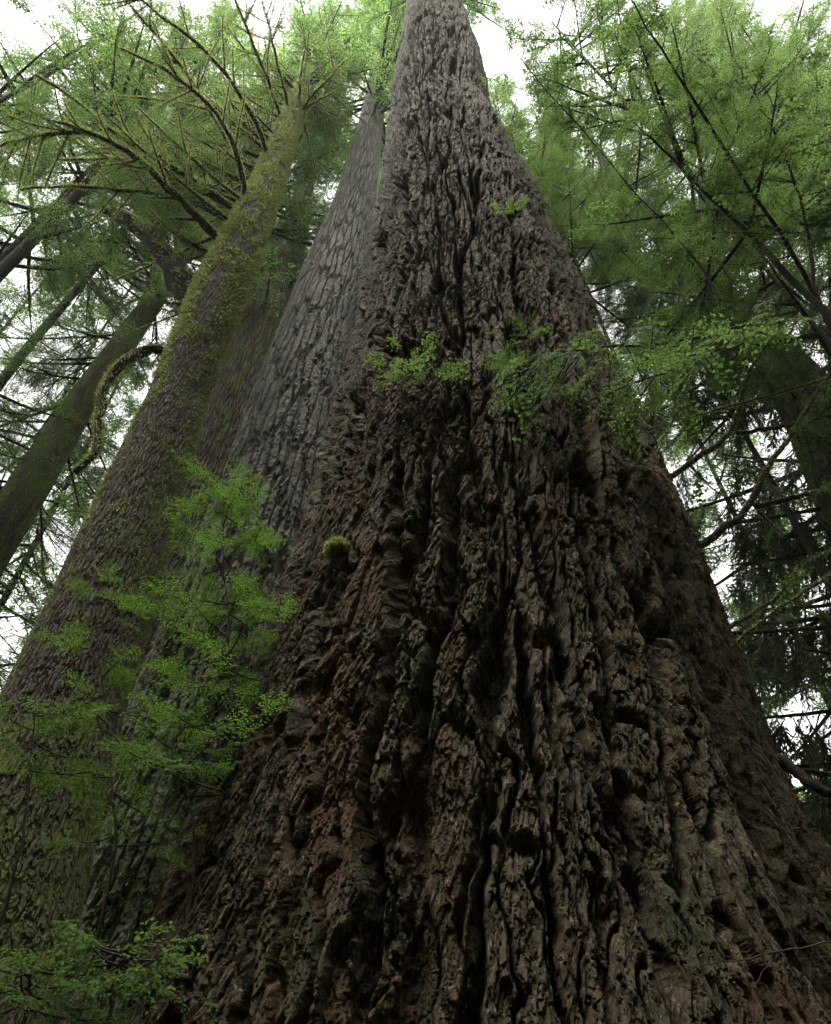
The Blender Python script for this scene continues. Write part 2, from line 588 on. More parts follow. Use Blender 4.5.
def smooth_poly(pts, n=16, wig=.0):
    pts = np.asarray(pts, float)
    k = np.linspace(0, 1, len(pts))
    t = np.linspace(0, 1, n)
    out = np.stack([np.interp(t, k, pts[:, i]) for i in range(3)], -1)
    for _ in range(2):
        out[1:-1] = .25 * out[:-2] + .5 * out[1:-1] + .25 * out[2:]
    if wig:
        out[1:-1] += rng.normal(0, wig, out[1:-1].shape)
    return out


def fuzz(mb, pts, rad, dens, L, W, upbias=.0, hang=.4, m=0):
    """Moss: short blades on the skin of a tube."""
    pts = np.asarray(pts)
    seg = np.linalg.norm(np.diff(pts, axis=0), axis=1)
    n = int(dens * seg.sum())
    if n < 1:
        return
    cs = np.concatenate([[0], np.cumsum(seg)])
    t = rng.uniform(0, cs[-1], n)
    p = np.stack([np.interp(t, cs, pts[:, i]) for i in range(3)], -1)
    r = np.interp(t, cs, np.broadcast_to(rad, (len(pts),)))
    tan = unit(np.stack([np.interp(t, cs, np.gradient(pts[:, i])) for i in range(3)], -1))
    o = rng.normal(0, 1, (n, 3))
    o[:, 2] += upbias
    o = unit(o - tan * np.sum(o * tan, 1)[:, None])
    d = o + rng.normal(0, .5, (n, 3))
    d[:, 2] -= hang
    v, q = leaves(p + o * r[:, None] * .85, d, rng.normal(0, 1, (n, 3)) + .1, L * rng.uniform(.5, 1.5, n), W, 'diamond')
    mb.add(v, q, m, np.repeat(np.clip(.5 + .3 * rng.normal(0, 1, n), 0, 1), 4))


def limb_sprays(mb, pts, tms, n, scale, start=.25, spread=65, droop=.25, var=.5, vs=.2, up=(0, 0, 1), tip=True):
    pts = np.asarray(pts)
    t = rng.uniform(start, 1, n)
    k = np.linspace(0, 1, len(pts))
    p = np.stack([np.interp(t, k, pts[:, i]) for i in range(3)], -1)
    g = np.gradient(pts, axis=0)
    tan = unit(np.stack([np.interp(t, k, g[:, i]) for i in range(3)], -1))
    side = unit(np.cross(tan, np.array([0.02, 0.01, 1.])))
    a = np.radians(rng.uniform(12, spread, n)) * rng.choice([-1, 1], n)
    d = tan * np.cos(a)[:, None] + side * np.sin(a)[:, None]
    d[:, 2] += rng.normal(-droop, .2, n)
    u = np.array(up) + rng.normal(0, .3, (n, 3))
    sc = scale * rng.uniform(.6, 1.25, n) * (1.1 - .45 * t)
    put(mb, tms, p, d, u, sc, np.clip(var + rng.normal(0, vs, n), 0, 1))


def conifer_crown(mb, h0, h1, rmax, nlimb, tms, per_limb, sscale, axis=None, seed=0, droop=.12, shape=.7, cl_var=.25, base=.5, azim=None):
    """Whorled limbs with sprays around a vertical axis."""
    for i in range(nlimb):
        f = (i + rng.uniform(0, 1)) / nlimb
        h = h0 + (h1 - h0) * f
        ln = rmax * (1 - f) ** shape * rng.uniform(.55, 1.1) * (1 if f > .06 else .7) + .3
        az = rng.uniform(0, 2 * np.pi) if azim is None else rng.normal(*azim)
        c = axis(h) if axis else np.array([0, 0, h])
        pts = path(c, (math.cos(az), math.sin(az), rng.normal(.1, .1)), ln, droop + .1, .05, .05, 7)
        mb.tube(pts, np.linspace(.018 * ln + .012, .008, 7), 4, 1)
        limb_sprays(mb, pts, tms, max(2, int(per_limb * ln / rmax)), sscale, .22, 70, .25, np.clip(base + rng.normal(0, cl_var), 0, 1), .12)


def simple_bark(C, cs, ch, depth, mossf=.2, seed=0, rw=.28, warp=1.0):
    def f(A, H, T):
        s = (A % (2 * np.pi)) / (2 * np.pi) * C
        w = fbm(s, H, cs * 2.5, ch * 1.2, C, 3, seed)
        w2 = fbm(s, H, cs * .5, cs * .9, C, 3, seed + 5)
        f1, f2, i1, gx, gy = worley(s + warp * (.35 * cs * w + .12 * cs * w2), H + warp * .25 * ch * w2, cs, ch, C, seed + 1)
        r = sst(.0, rw, f2 - f1 + .04 * w2)
        f1, f2, i2, g2x, g2y = worley(s + .1 * cs * w2, H, cs * .4, cs * .8, C, seed + 2)
        h = -depth * (1 - r) ** 1.2 + depth * .22 * (i2 - .5) * r + depth * .15 * g2y * r + depth * .12 * w2 + depth * .13 * fbm(s, H, cs * .3, cs * .45, C, 3, seed + 40)
        fl = .05 * T.r(H) * fbm(s, H, C / 6, 8., C, 2, seed + 9)
        moss = mossf(A, H, s, C) if callable(mossf) else sst(.0, .5, mossf - .25 + .75 * fbm(s, H, .4, 1.0, C, 5, seed + 20))
        rust = np.clip(.25 * fbm(s, H, .8, 1.5, C, 3, seed + 30), 0, .5)
        plate = np.clip(.5 + .5 * (i2 - .5) + .35 * (i1 - .5), 0, 1)
        return h + fl + depth * .4, {'plate': plate, 'rust': rust, 'moss': moss}
    return f


# ---- mossy spruce on the left
SPRUCE = Trunk(8.0, [(115, 280, 304), (180, 252, 286), (240, 219, 267), (300, 186, 245), (400, 144, 207), (500, 94, 181), (560, 66, 167), (620, 38, 150), (700, -2, 128),
                     (800, -48, 106), (900, -92, 84), (1000, -135, 64)], top=52)


def spruce_moss(A, H, s, C):
    deg = np.degrees(A)
    deg = np.where(deg > 180, deg - 360, deg)
    side = .32 + sst(8, 62, deg) * .4 + .25 * sst(-30, -80, deg)
    low = .5 * (1 - sst(3.5, 6, H)) + .34 * sst(11, 18, H)
    return np.clip(sst(.05, .75, side + low + .75 * fbm(s, H, .6, 1.1, C, 5, 220) - .12), 0, 1)


spruce = thing('mossy_spruce', tuple(SPRUCE.c(0)), 'mossy scaly trunk at the left with many bare mossy limbs and a broken stub', 'tree')
SPRUCE.mesh('trunk', simple_bark(6., .085, .34, .028, spruce_moss, 200, .3, 1.6), M_SPRUCE, spruce, SPRUCE.rows(800), 420, 70)


def trunk_moss(T, n, L, W, thr=.5, mb=None, hmax=99):
    """Moss blades on a trunk, where its moss attribute is high."""
    v, A, H, at_ = T.grid
    mo = at_['moss'].ravel()
    p = v.reshape(-1, 3)
    w = np.clip(mo - thr, 0, 1) * (H.ravel() < hmax) * (H.ravel() > 1.2) * (np.abs(A.ravel()) < 1.9)
    # equal area: rows are spaced wider with height
    w = w * np.gradient(H[:, 0])[:, None].repeat(H.shape[1], 1).ravel()
    idx = rng.choice(len(p), n, p=w / w.sum())
    th = A.ravel()[idx] + T.phi0
    o = np.stack([np.cos(th), np.sin(th), np.zeros(n)], -1)
    d = o * rng.uniform(.2, .9, n)[:, None] + rng.normal(0, .35, (n, 3)) + np.array([0, 0, -.7])
    s = rng.uniform(.5, 1.6, n) * np.clip(H.ravel()[idx] / 8, .6, 2.2)
    mb = mb or MB()
    vv, q = leaves(p[idx] - o * .01 + rng.normal(0, .012, (n, 3)), d, o + rng.normal(0, .4, (n, 3)), L * s, W * s)
    mb.add(vv, q, 0, np.repeat(np.clip(rng.normal(.5, .25, n), 0, 1), 4))
    return mb


trunk_moss(SPRUCE, 150000, .042, .013, .15).build('moss', [M_MOSS], spruce)


def add_limb(parent, pts, r0, r1, moss=220, sprays=0, tms=T_MID, sscale=.8, mats=(M_CANOPY, M_TWIG), start=.35, mossL=.06, subs=0, subln=1.2, droop=.3, var=.5, seg=7, rough=.16, name='limb', spread=70, bm=None, upb=.5):
    n = len(pts)
    ln = np.linalg.norm(np.diff(pts, axis=0), axis=1).sum()
    if n < 14:
        pts = smooth_poly(pts, 14, ln * .006)
        n = 14
    mb = MB()
    rr = np.linspace(1, 0, n) ** .8 * (r0 - r1) + r1
    mb.tube(pts, rr, seg, 0, .5, rough)
    fl = MB()
    for k in range(subs):
        t = rng.uniform(.25, .95)
        i = int(t * (n - 1))
        tan = unit(pts[min(i + 1, n - 1)] - pts[max(i - 1, 0)])
        sd = unit(np.cross(tan, [0, 0, 1.])) * rng.choice([-1, 1])
        sl = subln * rng.uniform(.5, 1.3) * (1.15 - .6 * t)
        sp = path(pts[i], tan * rng.uniform(.4, 1) + sd * rng.uniform(.5, 1.1) + np.array([0, 0, rng.normal(-.05, .2)]), sl, droop * .6, 0, .1, 7)
        mb.tube(sp, np.linspace(max(rr[i] * .45, r1), r1 * .6, 7), 5, 0, .5, rough)
        if moss:
            fuzz(fl, sp, np.linspace(rr[i] * .45, r1 * .6, 7), moss * .6, mossL * .8, mossL * .3)
        if sprays:
            limb_sprays(fl2 := MB(), sp, tms, max(1, int(sprays * sl / ln) + 1), sscale, .2, spread, droop, var)
            if bm is None:
                bm = MB()
            bm.v += fl2.v; bm.q += [q + bm.n for q in fl2.q]; bm.m += fl2.m; bm.a += fl2.a; bm.n += fl2.n
    o = mb.build(name, [M_LIMB], parent)
    if moss:
        fuzz(fl, pts, rr, moss, mossL, mossL * .3, upb)
        if fl.n > 3000:
            fo = fl.build('moss', [M_MOSS], o)
            fo.location = (0, 0, 0)
    if sprays:
        if bm is None:
            bm = MB()
        limb_sprays(bm, pts, tms, sprays, sscale, start, spread, droop, var)
        fo = bm.build('foliage', list(mats), o)
        fo.location = (0, 0, 0)
    return o


def pix_limb(T, pix, dh=0.0, h0=None):
    """Limb drawn as seen, growing from the trunk at its first pixel and holding its height (dh: rise over its length)."""
    x, y = pix[0]
    v = (512 - y) / FPX
    h = T.d * (1 + v) / (1 - v) if h0 is None else h0
    n = len(pix)
    return smooth_poly([at_h(px, py, h + dh * i / max(1, n - 1)) for i, (px, py) in enumerate(pix)], 16, .015)


def stub(T, pix, Ys, r):
    return smooth_poly([at(x, y, Y) for (x, y), Y in zip(pix, Ys)], 18, .02)


# the thick broken stub, its knob and the drooping limb
add_limb(spruce, stub(SPRUCE, [(200, 305), (186, 285), (168, 262), (152, 240), (138, 226), (118, 214), (104, 210)], [8, 7.9, 7.8, 7.7, 7.65, 7.6, 7.55], 0), .34, .10, moss=800, mossL=.11, rough=.3, upb=2.0, name='broken_limb', seg=9)
add_limb(spruce, stub(SPRUCE, [(160, 252), (156, 240), (158, 228), (152, 218)], [7.75, 7.7, 7.65, 7.6], 0), .17, .08, moss=800, mossL=.11, rough=.35, upb=2.0, name='limb_stub', seg=8)
add_limb(spruce, stub(SPRUCE, [(172, 357), (158, 348), (146, 346), (128, 358), (107, 374), (99, 398), (98, 425), (101, 446), (90, 458), (76, 472)], [8, 7.7, 7.5, 7.4, 7.4, 7.4, 7.4, 7.4, 7.4, 7.4], 0), .10, .05, moss=420, mossL=.07, rough=.35, name='drooping_limb', seg=8)
B_LIMBS = [([(226, 248), (205, 225), (178, 198), (155, 175), (128, 150), (90, 131), (48, 120)], -.6, .13),
           ([(92, 132), (70, 131), (40, 135), (0, 146)], -.2, .06), 
           ([(240, 215), (215, 195), (190, 178), (160, 160), (125, 142), (95, 118), (80, 100), (35, 75)], -.8, .10),
           ([(247, 210), (243, 180), (236, 150), (222, 120), (195, 90), (155, 62), (120, 48)], .5, .09),
           ([(262, 178), (240, 160), (220, 130), (185, 70), (160, 40), (130, 5)], .6, .08),
           ([(272, 165), (255, 120), (225, 70), (190, 35), (150, 10), (120, -25)], .4, .08),
           ([(283, 125), (272, 90), (255, 50), (240, 10), (225, -20)], .8, .07),
           ([(290, 118), (282, 80), (272, 40), (262, 0)], .8, .06),
           ([(255, 190), (225, 172), (190, 162), (140, 158), (90, 150)], -.5, .08),
           ([(248, 205), (210, 188), (170, 170), (120, 158), (60, 160)], -.8, .08),
           ([(236, 225), (200, 205), (165, 196), (120, 190), (70, 185), (20, 190)], -.8, .08),
           ([(214, 258), (196, 246), (178, 238)], .0, .10),
           ([(200, 310), (186, 305), (172, 302)], .0, .07),
           ([(268, 160), (235, 148), (195, 140), (150, 138)], -.2, .07),
           ([(276, 150), (240, 120), (205, 108), (165, 100), (110, 96)], -.2, .07),
           ([(300, 112), (312, 95), (330, 78), (345, 60)], .4, .06),
           ([(300, 112), (318, 100), (340, 90)], .2, .05),
           ([(298, 110), (300, 80), (305, 50)], .6, .06)]
for pix, dh, r in B_LIMBS:
    L_ = pix_limb(SPRUCE, pix, dh, None if pix[0] != (92, 132) else 8 * 2.32 - .5)
    long_ = len(pix) > 3
    add_limb(spruce, L_, r, .018, moss=520, sprays=3 if long_ else 1, sscale=.75, subs=8 if long_ else 2, subln=1.6, mossL=.075, var=.45)
for i in range(54):
    f = rng.uniform(0, 1)
    h = 20 + 24 * f
    az = rng.uniform(2.2, 4.0) if f < .6 else rng.uniform(0, 6.28)
    c = SPRUCE.c(h)
    ln = rng.uniform(3.0, 6.0) * (1 - .5 * f)
    P_ = path(c, (math.cos(az), math.sin(az), rng.normal(.12, .15)), ln, .12, .05, .06, 14)
    add_limb(spruce, P_, .055, .014, moss=330, sprays=2, sscale=.85, subs=6, subln=1.5, mossL=.07, var=.5)


# ---- far-left trunk
FARLEFT = Trunk(14.0, [(60, 280, 290), (120, 248, 262), (200, 203, 223), (265, 163, 186), (305, 138, 163), (401, 64, 99), (480, 8, 56), (540, -30, 22), (620, -85, -25), (760, -180, -105)], top=48)
farleft = thing('leaning_conifer', tuple(FARLEFT.c(0)), 'slim mossy trunk at the far left edge leaning right, dead twiggy limbs', 'tree')
FARLEFT.mesh('trunk', simple_bark(4., .10, .30, .03, .6, 300), M_SPRUCE, farleft, FARLEFT.rows(500), 180, 40)
for i in range(46):
    f = (i + rng.uniform(0, 1)) / 46
    h = 12 + 30 * f
    az = rng.uniform(1.5, 4.3) if f < .6 else rng.uniform(0, 6.28)
    P_ = path(FARLEFT.c(h), (math.cos(az), math.sin(az), rng.normal(.05, .15)), rng.uniform(3, 6.5) * (1 - .4 * f), .15, .03, .06, 14)
    add_limb(farleft, P_, .055, .016, moss=70, sprays=6, sscale=1.0, subs=7, subln=1.8, mossL=.09, var=.45, mats=(M_CANOPY, M_TWIG))

# ---- trunk between the spruce and the grey tree
BETWEEN = Trunk(15.0, [(260, 262, 303), (305, 244, 292), (350, 227, 280), (400, 209, 266), (450, 190, 252), (500, 168, 238), (600, 120, 205), (800, 20, 130)], top=50)
between = thing('mossy_conifer', tuple(BETWEEN.c(0)), 'moss streaked trunk half hidden behind the grey ridged tree', 'tree')
BETWEEN.mesh('trunk', simple_bark(8., .16, .9, .07, .30, 400), M_SPRUCE, between, BETWEEN.rows(520), 200, 40)

# ---- grey tree with braided ridges
GREY = Trunk(11.0, [(60, 374, 388), (95, 367, 385), (130, 357, 382), (200, 335, 375), (300, 291, 362), (400, 251, 343), (500, 216, 322), (600, 175, 294), (700, 134, 265), (800, 98, 240), (900, 58, 212), (1000, 18, 185)], top=82)


def grey_moss(A, H, s, C):
    return np.clip((1 - sst(7.5, 12.5, H)) * (.62 + .9 * fbm(s, H, .5, 1.2, C, 4, 520)), 0, 1)


grey = thing('grey_conifer', tuple(GREY.c(0)), 'grey trunk with braided bark ridges beside the giant tree', 'tree')
GREY.mesh('trunk', simple_bark(6.6, .175, 2.0, .10, grey_moss, 500, .30, .8), M_GREY, grey, GREY.rows(760), 300, 50)
trunk_moss(GREY, 9000, .07, .02, .35, hmax=12).build('moss', [M_MOSS], grey)

# ---- dark tree at the right edge with drooping boughs
DARK = Trunk(10.5, [(200, 628, 640), (300, 712, 742), (360, 755, 808), (420, 780, 868), (500, 812, 925), (600, 850, 1000), (700, 890, 1075), (850, 960, 1200)], top=46)
dark = thing('dark_conifer', tuple(DARK.c(0)), 'dark trunk at the right edge behind drooping boughs', 'tree')
DARK.mesh('trunk', simple_bark(7., .16, .5, .06, .3, 600), M_SPRUCE, dark, DARK.rows(500), 220, 40)
for i in range(72):
    f = (i + rng.uniform(0, 1)) / 72
    h = 3.5 + 21 * f ** 1.3
    az = rng.uniform(1.9, 5.0)
    ln = rng.uniform(3.0, 6.8) * (1 - .25 * f)
    P_ = path(DARK.c(h), (math.cos(az), math.sin(az), rng.normal(-.02, .12)), ln, .10, -.05, .05, 14)
    bm = MB()
    n = int(22 * ln / 5)
    t = rng.uniform(.12, 1, n)
    k = np.linspace(0, 1, len(P_))
    p = np.stack([np.interp(t, k, P_[:, c_]) for c_ in range(3)], -1)
    d = np.stack([rng.normal(math.cos(az) * .3, .28, n), rng.normal(math.sin(az) * .3, .28, n), np.full(n, -1.)], -1)
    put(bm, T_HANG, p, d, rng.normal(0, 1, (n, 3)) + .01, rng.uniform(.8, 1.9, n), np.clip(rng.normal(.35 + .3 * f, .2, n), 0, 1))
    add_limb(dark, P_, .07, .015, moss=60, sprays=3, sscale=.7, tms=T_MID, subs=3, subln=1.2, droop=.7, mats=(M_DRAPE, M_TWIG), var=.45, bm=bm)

# ---- crowns of the trees whose trunks are in view
for root, T, h0, h1, rm, nl, base, mat in ((grey, GREY, 42, 80, 7.0, 150, .6, M_BACKLIT), (between, BETWEEN, 28, 50, 5.0, 60, .8, M_BACKLIT), (farleft, FARLEFT, 28, 48, 5., 50, .45, M_CANOPY),  # mossy conifer's high base lightens its shaded crown in the colour
                                           (dark, DARK, 17, 46, 4.5, 70, .55, M_CANOPY), (spruce, SPRUCE, 36, 52, 4.0, 44, .7, M_BACKLIT), (giant, GIANT, 47, 64, 6.5, 90, .55, M_BACKLIT)):
    mb = MB()
    conifer_crown(mb, h0, h1, rm, nl, T_FAR, 20, 1.3, T.c, base=base)
    mb.build('crown', [mat, M_TWIG], root)

# ---- mossy vine maple whose stems come out from behind the giant, at right
maple = thing('vine_maple', (2.6, 8.2, 0), 'crooked mossy stems reaching right from behind the giant trunk', 'tree')


def stemline(pix, Ys):
    return smooth_poly([at(x, y, Y) for (x, y), Y in zip(pix, Ys)], 18, .01)


mstem = MB()
ms = smooth_poly([(2.6, 8.2, -.2), (2.7, 8.1, 2.5), (2.8, 7.9, 4.5), at(640, 560, 7.6), at(650, 500, 7.5)], 16, .01)
mstem.tube(ms, np.linspace(.11, .07, 16), 8, 0, .5, .1)
mstem.build('trunk', [M_LIMB], maple)
for pix, Ys, r0, r1, sp in (
        ([(640, 500), (666, 480), (700, 456), (737, 433), (741, 399), (748, 369), (773, 335), (800, 300)], [7.5, 7.4, 7.3, 7.2, 7.2, 7.1, 7.0, 6.8], .055, .02, 6),
        ([(737, 433), (769, 429), (801, 423), (850, 410)], [7.2, 7.2, 7.1, 7.0], .04, .02, 4),
        ([(680, 562), (702, 544), (730, 525), (753, 507), (757, 486), (771, 459), (787, 445), (801, 420), (831, 374)], [7.5, 7.4, 7.3, 7.2, 7.1, 7.0, 6.9, 6.8, 6.6], .06, .025, 4),
        ([(755, 506), (785, 500), (810, 493), (850, 485)], [7.2, 7.1, 7.0, 6.9], .045, .025, 3),
        ([(640, 440), (649, 420), (663, 399), (686, 371), (709, 348), (732, 330), (770, 315)], [7.6, 7.5, 7.4, 7.3, 7.2, 7.1, 7.0], .045, .02, 6),
        ([(677, 420), (741, 404), (790, 390), (850, 372)], [6.8, 6.8, 6.8, 6.8], .018, .022, 0),
        ([(700, 352), (760, 345), (831, 335), (870, 330)], [6.6, 6.5, 6.5, 6.4], .03, .035, 3),
        ([(722, 632), (750, 615), (775, 600), (790, 580), (805, 560)], [7.2, 7.1, 7.1, 7.0, 7.0], .028, .012, 3),
        ([(715, 668), (750, 630), (790, 600), (840, 570)], [6.9, 6.8, 6.7, 6.6], .016, .02, 0),
        ([(780, 760), (800, 775), (815, 788), (845, 800)], [6.5, 6.4, 6.3, 6.3], .06, .04, 0)):
    add_limb(maple, stemline(pix, Ys), r0, r1, moss=420, sprays=sp, tms=T_MAPLE, sscale=.6, mats=(M_MAPLE, M_TWIG), mossL=.04, subs=2 if sp else 0, subln=.9, rough=.1, start=.5, name='stem')


# ---- understorey trees at the right
def understorey(name, label, stem, r0, limbs, tms, mats, per, sscale, group=None, seedv=.55, moss=30):
    root = thing(name, (stem[0][0], stem[0][1], 0), label, 'tree', group)
    mb = MB()
    st = smooth_poly(stem, 24, .01)
    mb.tube(st, np.linspace(r0, .02, 24), 8, 0, .5, .06)
    mb.build('trunk', [M_LIMB], root)
    for P_, r in limbs(st):
        ln = np.linalg.norm(np.diff(P_, axis=0), axis=1).sum()
        add_limb(root, P_, r, .007, moss=moss, sprays=max(3, int(per * ln)), tms=tms, sscale=sscale, mats=mats, start=.15, mossL=.03, subs=int(2.2 * ln), subln=1.0, droop=.22, var=np.clip(rng.normal(seedv, .15), 0, 1), seg=6, rough=.08)
    return root


def radial(n, f0, f1, l0, l1, azr=(0, 6.283), rise=.15):
    def g(st):
        for i in range(n):
            f = f0 + (f1 - f0) * (i + rng.uniform(0, 1)) / n
            k = np.linspace(0, 1, len(st))
            p = np.array([np.interp(f, k, st[:, c]) for c in range(3)])
            az = rng.uniform(*azr)
            ln = (l0 + (l1 - l0) * (f - f0) / (f1 - f0)) * rng.uniform(.7, 1.15)
            yield path(p, (math.cos(az), math.sin(az), rng.normal(rise, .12)), ln, .12, 0, .05, 14), .02 + .006 * ln
    return g


HM = (M_MAPLE, M_TWIG)
understorey('young_hemlock', 'slender young tree with light green sprays close behind the giant at right', [(5.0, 9.0, 0), (5.05, 9.05, 10), (4.9, 9, 20), (4.8, 9, 29)], .08, radial(44, .62, .98, 3.0, 1.0), T_LACE, HM, 5.5, .65)
understorey('young_hemlock', 'slender young tree with light green sprays farther right', [(8.2, 10.2, 0), (8.1, 10.3, 10), (8.0, 10.2, 20), (8.0, 10, 30)], .10, radial(40, .66, .98, 3.4, 1.4), T_LACE, HM, 5.0, .65)
understorey('young_hemlock', 'young tree with drooping green sprays in the upper right corner', [(7.6, 6.2, 0), (7.4, 6.3, 9), (7.2, 6.2, 18), (7.1, 6.1, 27)], .07, radial(40, .45, .98, 3.2, 1.3), T_LACE, HM, 5.0, .6)
understorey('young_hemlock', 'young tree leaning overhead with pale leaves along the top edge at right', [(5.6, 4.4, 0), (5.3, 4.3, 9), (4.8, 4.2, 18), (4.4, 4.1, 28)], .06, radial(46, .42, .98, 2.9, 1.4), T_LACE + T_MAPLE[:2], HM, 5.0, .55)
understorey('young_hemlock', 'young tree with airy green leaves beside the top of the giant trunk', [(4.6, 12, 0), (4.5, 12, 14), (4.4, 12, 28), (4.3, 12, 42)], .14, radial(46, .55, .98, 3.6, 1.4), T_LACE, HM, 4.6, .8)


def arch(st):
    yield stemline([(838, 345), (815, 292), (787, 245), (745, 180), (700, 110), (660, 45), (620, -15)], [4.6, 4.4, 4.1, 3.4, 2.6, 1.9, 1.4]), .036
    yield stemline([(812, 300), (814, 270), (808, 230), (795, 180), (770, 120), (735, 60)], [4.5, 4.4, 4.2, 3.8, 3.2, 2.6]), .035
    yield stemline([(720, 300), (690, 250), (628, 187), (580, 125), (537, 81), (500, 30)], [4.9, 4.7, 4.3, 3.9, 3.4, 2.9]), .02
    yield stemline([(628, 187), (665, 165), (705, 138), (740, 110)], [4.3, 4.1, 3.9, 3.7]), .014
    yield stemline([(800, 310), (730, 330), (660, 345), (600, 345), (540, 362), (500, 380)], [4.6, 4.0, 3.6, 3.3, 3.05, 2.95]), .02
    yield stemline([(800, 310), (740, 345), (690, 365), (630, 385), (590, 400)], [4.6, 4.2, 3.8, 3.6, 3.4]), .016


understorey('arching_maple', 'thin dark arching stems crossing the leaves at the upper right', [(5.2, 4.9, 0), (5.25, 4.85, 4), at(838, 345, 4.6), at(815, 292, 4.4)], .07, arch, T_LACE[:2] + T_MAPLE[:2], HM, 3.4, .45, moss=0, seedv=.65)

# ---- saplings at lower left
YM = (M_YOUNG, M_TWIG)


def sapling(name, label, stem, n, f0, l0, l1, per, sscale, seedv=.6, mats=YM, tms=T_NEAR):
    root = thing(name, tuple(stem[0]), label, 'sapling')
    st = smooth_poly(stem, 20, .006)
    mb = MB()
    mb.tube(st, np.linspace(.013, .004, 20), 6, 0)
    mb.build('stem', [M_TWIG], root)
    fo = MB()
    k = np.linspace(0, 1, 20)
    for i in range(n):
        f = f0 + (1 - f0) * (i + rng.uniform(0, 1)) / n
        p = np.array([np.interp(f, k, st[:, c]) for c in range(3)])
        az = i * 2.4 + rng.normal(0, .3)
        ln = (l0 + (l1 - l0) * (f - f0) / (1 - f0)) * rng.uniform(.65, 1.15)
        P_ = path(p, (math.cos(az), math.sin(az), rng.normal(.25, .12)), ln, .18, 0, .04, 7)
        fo.tube(P_, np.linspace(.007, .003, 7), 4, 1)
        limb_sprays(fo, P_, tms, max(2, int(per * ln)), sscale, .1, 60, .2, np.clip(rng.normal(seedv, .18), 0, 1), .12)
        put(fo, tms, P_[-2:-1], (P_[-1:] - P_[-2:-1]), np.array([[0, 0, 1.]]), np.array([sscale * .8]), np.array([min(1, seedv + .1)]))
    fo.build('foliage', list(mats), root)
    return root


def gp(x, y, Y):
    p = at(x, y, Y)
    return np.array([p[0], p[1], 0.])


sapling('conifer_sapling', 'bright green sapling against the gap between the mossy trunk and the giant', [gp(236, 860, 4.3), at(236, 870, 4.3), at(232, 720, 4.3), at(226, 600, 4.35), at(222, 474, 4.4)], 44, .36, .66, .26, 4.6, .38, .8)
sapling('conifer_sapling', 'green sapling in front of the base of the mossy spruce', [gp(120, 900, 4.7), at(118, 880, 4.7), at(112, 760, 4.7), at(100, 660, 4.75), at(92, 572, 4.8)], 18, .3, .7, .25, 3, .34, .6)
sapling('conifer_sapling', 'drooping sapling at the left edge below the spruce moss', [gp(20, 900, 4.2), at(22, 860, 4.2), at(28, 780, 4.2), at(36, 705, 4.2)], 7, .68, .45, .2, 4, .34, .45)
sapling('leafy_shrub', 'low leafy shrub in the lower left corner', [gp(20, 1000, 3.2), at(22, 1020, 3.2), at(28, 990, 3.2), at(34, 962, 3.2)], 10, .45, .46, .2, 6, .30, .3)
sapling('leafy_shrub', 'small broad leaved shrub at the foot of the grey trunk', [gp(110, 1010, 3.4), at(112, 1010, 3.4), at(116, 980, 3.4), at(122, 950, 3.4)], 10, .7, .38, .15, 7, .26, .5, HM, T_MAPLE)
sapling('leafy_shrub', 'slender leafy shrub standing under the bright green sapling', [gp(200, 900, 4.0), at(198, 880, 4.0), at(190, 800, 4.0), at(176, 735, 4.05)], 11, .66, .5, .25, 4, .26, .4, HM, T_MAPLE)

# ---- trees beyond: three built, the others copies
def far_tree(name, label, height, h0, rmax, nlimb, mat, r, group, base=.5, tms=T_FAR, per=24, ss=1.5):
    root = thing(name, (0, 0, 0), label, 'tree', group)
    mb = MB()
    hs = np.linspace(-.5, height, 14)
    mb.tube(np.stack([.15 * np.sin(hs * .2), .1 * np.cos(hs * .17), hs], -1), np.linspace(r, .05, 14), 12, 0, .5, .03)
    mb.build('trunk', [M_LIMB], root)
    cb = MB()
    conifer_crown(cb, h0, height, rmax, nlimb, tms, per, ss, base=base)
    cb.build('crown', [mat, M_TWIG], root)
    return root


def copy_tree(root, loc, rz, sc, label=None):
    r = root.copy()
    COL.objects.link(r)
    r.location, r.rotation_euler, r.scale = loc, (0, 0, rz), (sc,) * 3
    if label:
        r['label'] = label
    for ch in root.children:
        c = ch.copy()
        COL.objects.link(c)
        c.parent = r
    return r


fa = far_tree('bright_conifer', 'tall bright green conifer filling the gap above the grey trunk', 58, 16, 6.0, 120, M_BACKLIT, .5, 'conifers standing behind the big trunks', .65)
fb = far_tree('background_conifer', 'dull green conifer beyond the left edge behind the bare limbs', 52, 12, 6.0, 110, M_CANOPY, .17, 'conifers standing behind the big trunks', .5, T_MID, 15, 1.4)
fc = far_tree('background_conifer', 'loose crowned conifer beyond the drooping boughs at right', 34, 5, 5.0, 90, M_BACKLIT, .2, 'conifers standing behind the big trunks', .55)
fd = far_tree('high_crowned_conifer', 'high crowned conifer above the top of the mossy spruce', 66, 32, 6.5, 120, M_CANOPY, .28, 'conifers standing behind the big trunks', .55, T_FAR, 24, 1.4)
fa.location = (-6.5, 26, 0)
fb.location = (-16, 7, 0)
fc.location = (13.5, 20, 0)
fd.location = (-7.9, 13, 0)
DULL = 'dull green conifer standing behind the bare mossy limbs at left'
HIGHL = 'high crowned conifer closing the sky at the upper left'
HIGHR = 'high crowned conifer closing the sky at the upper right'
BRIGHT = 'bright green conifer crown behind the grey trunk and the giant'
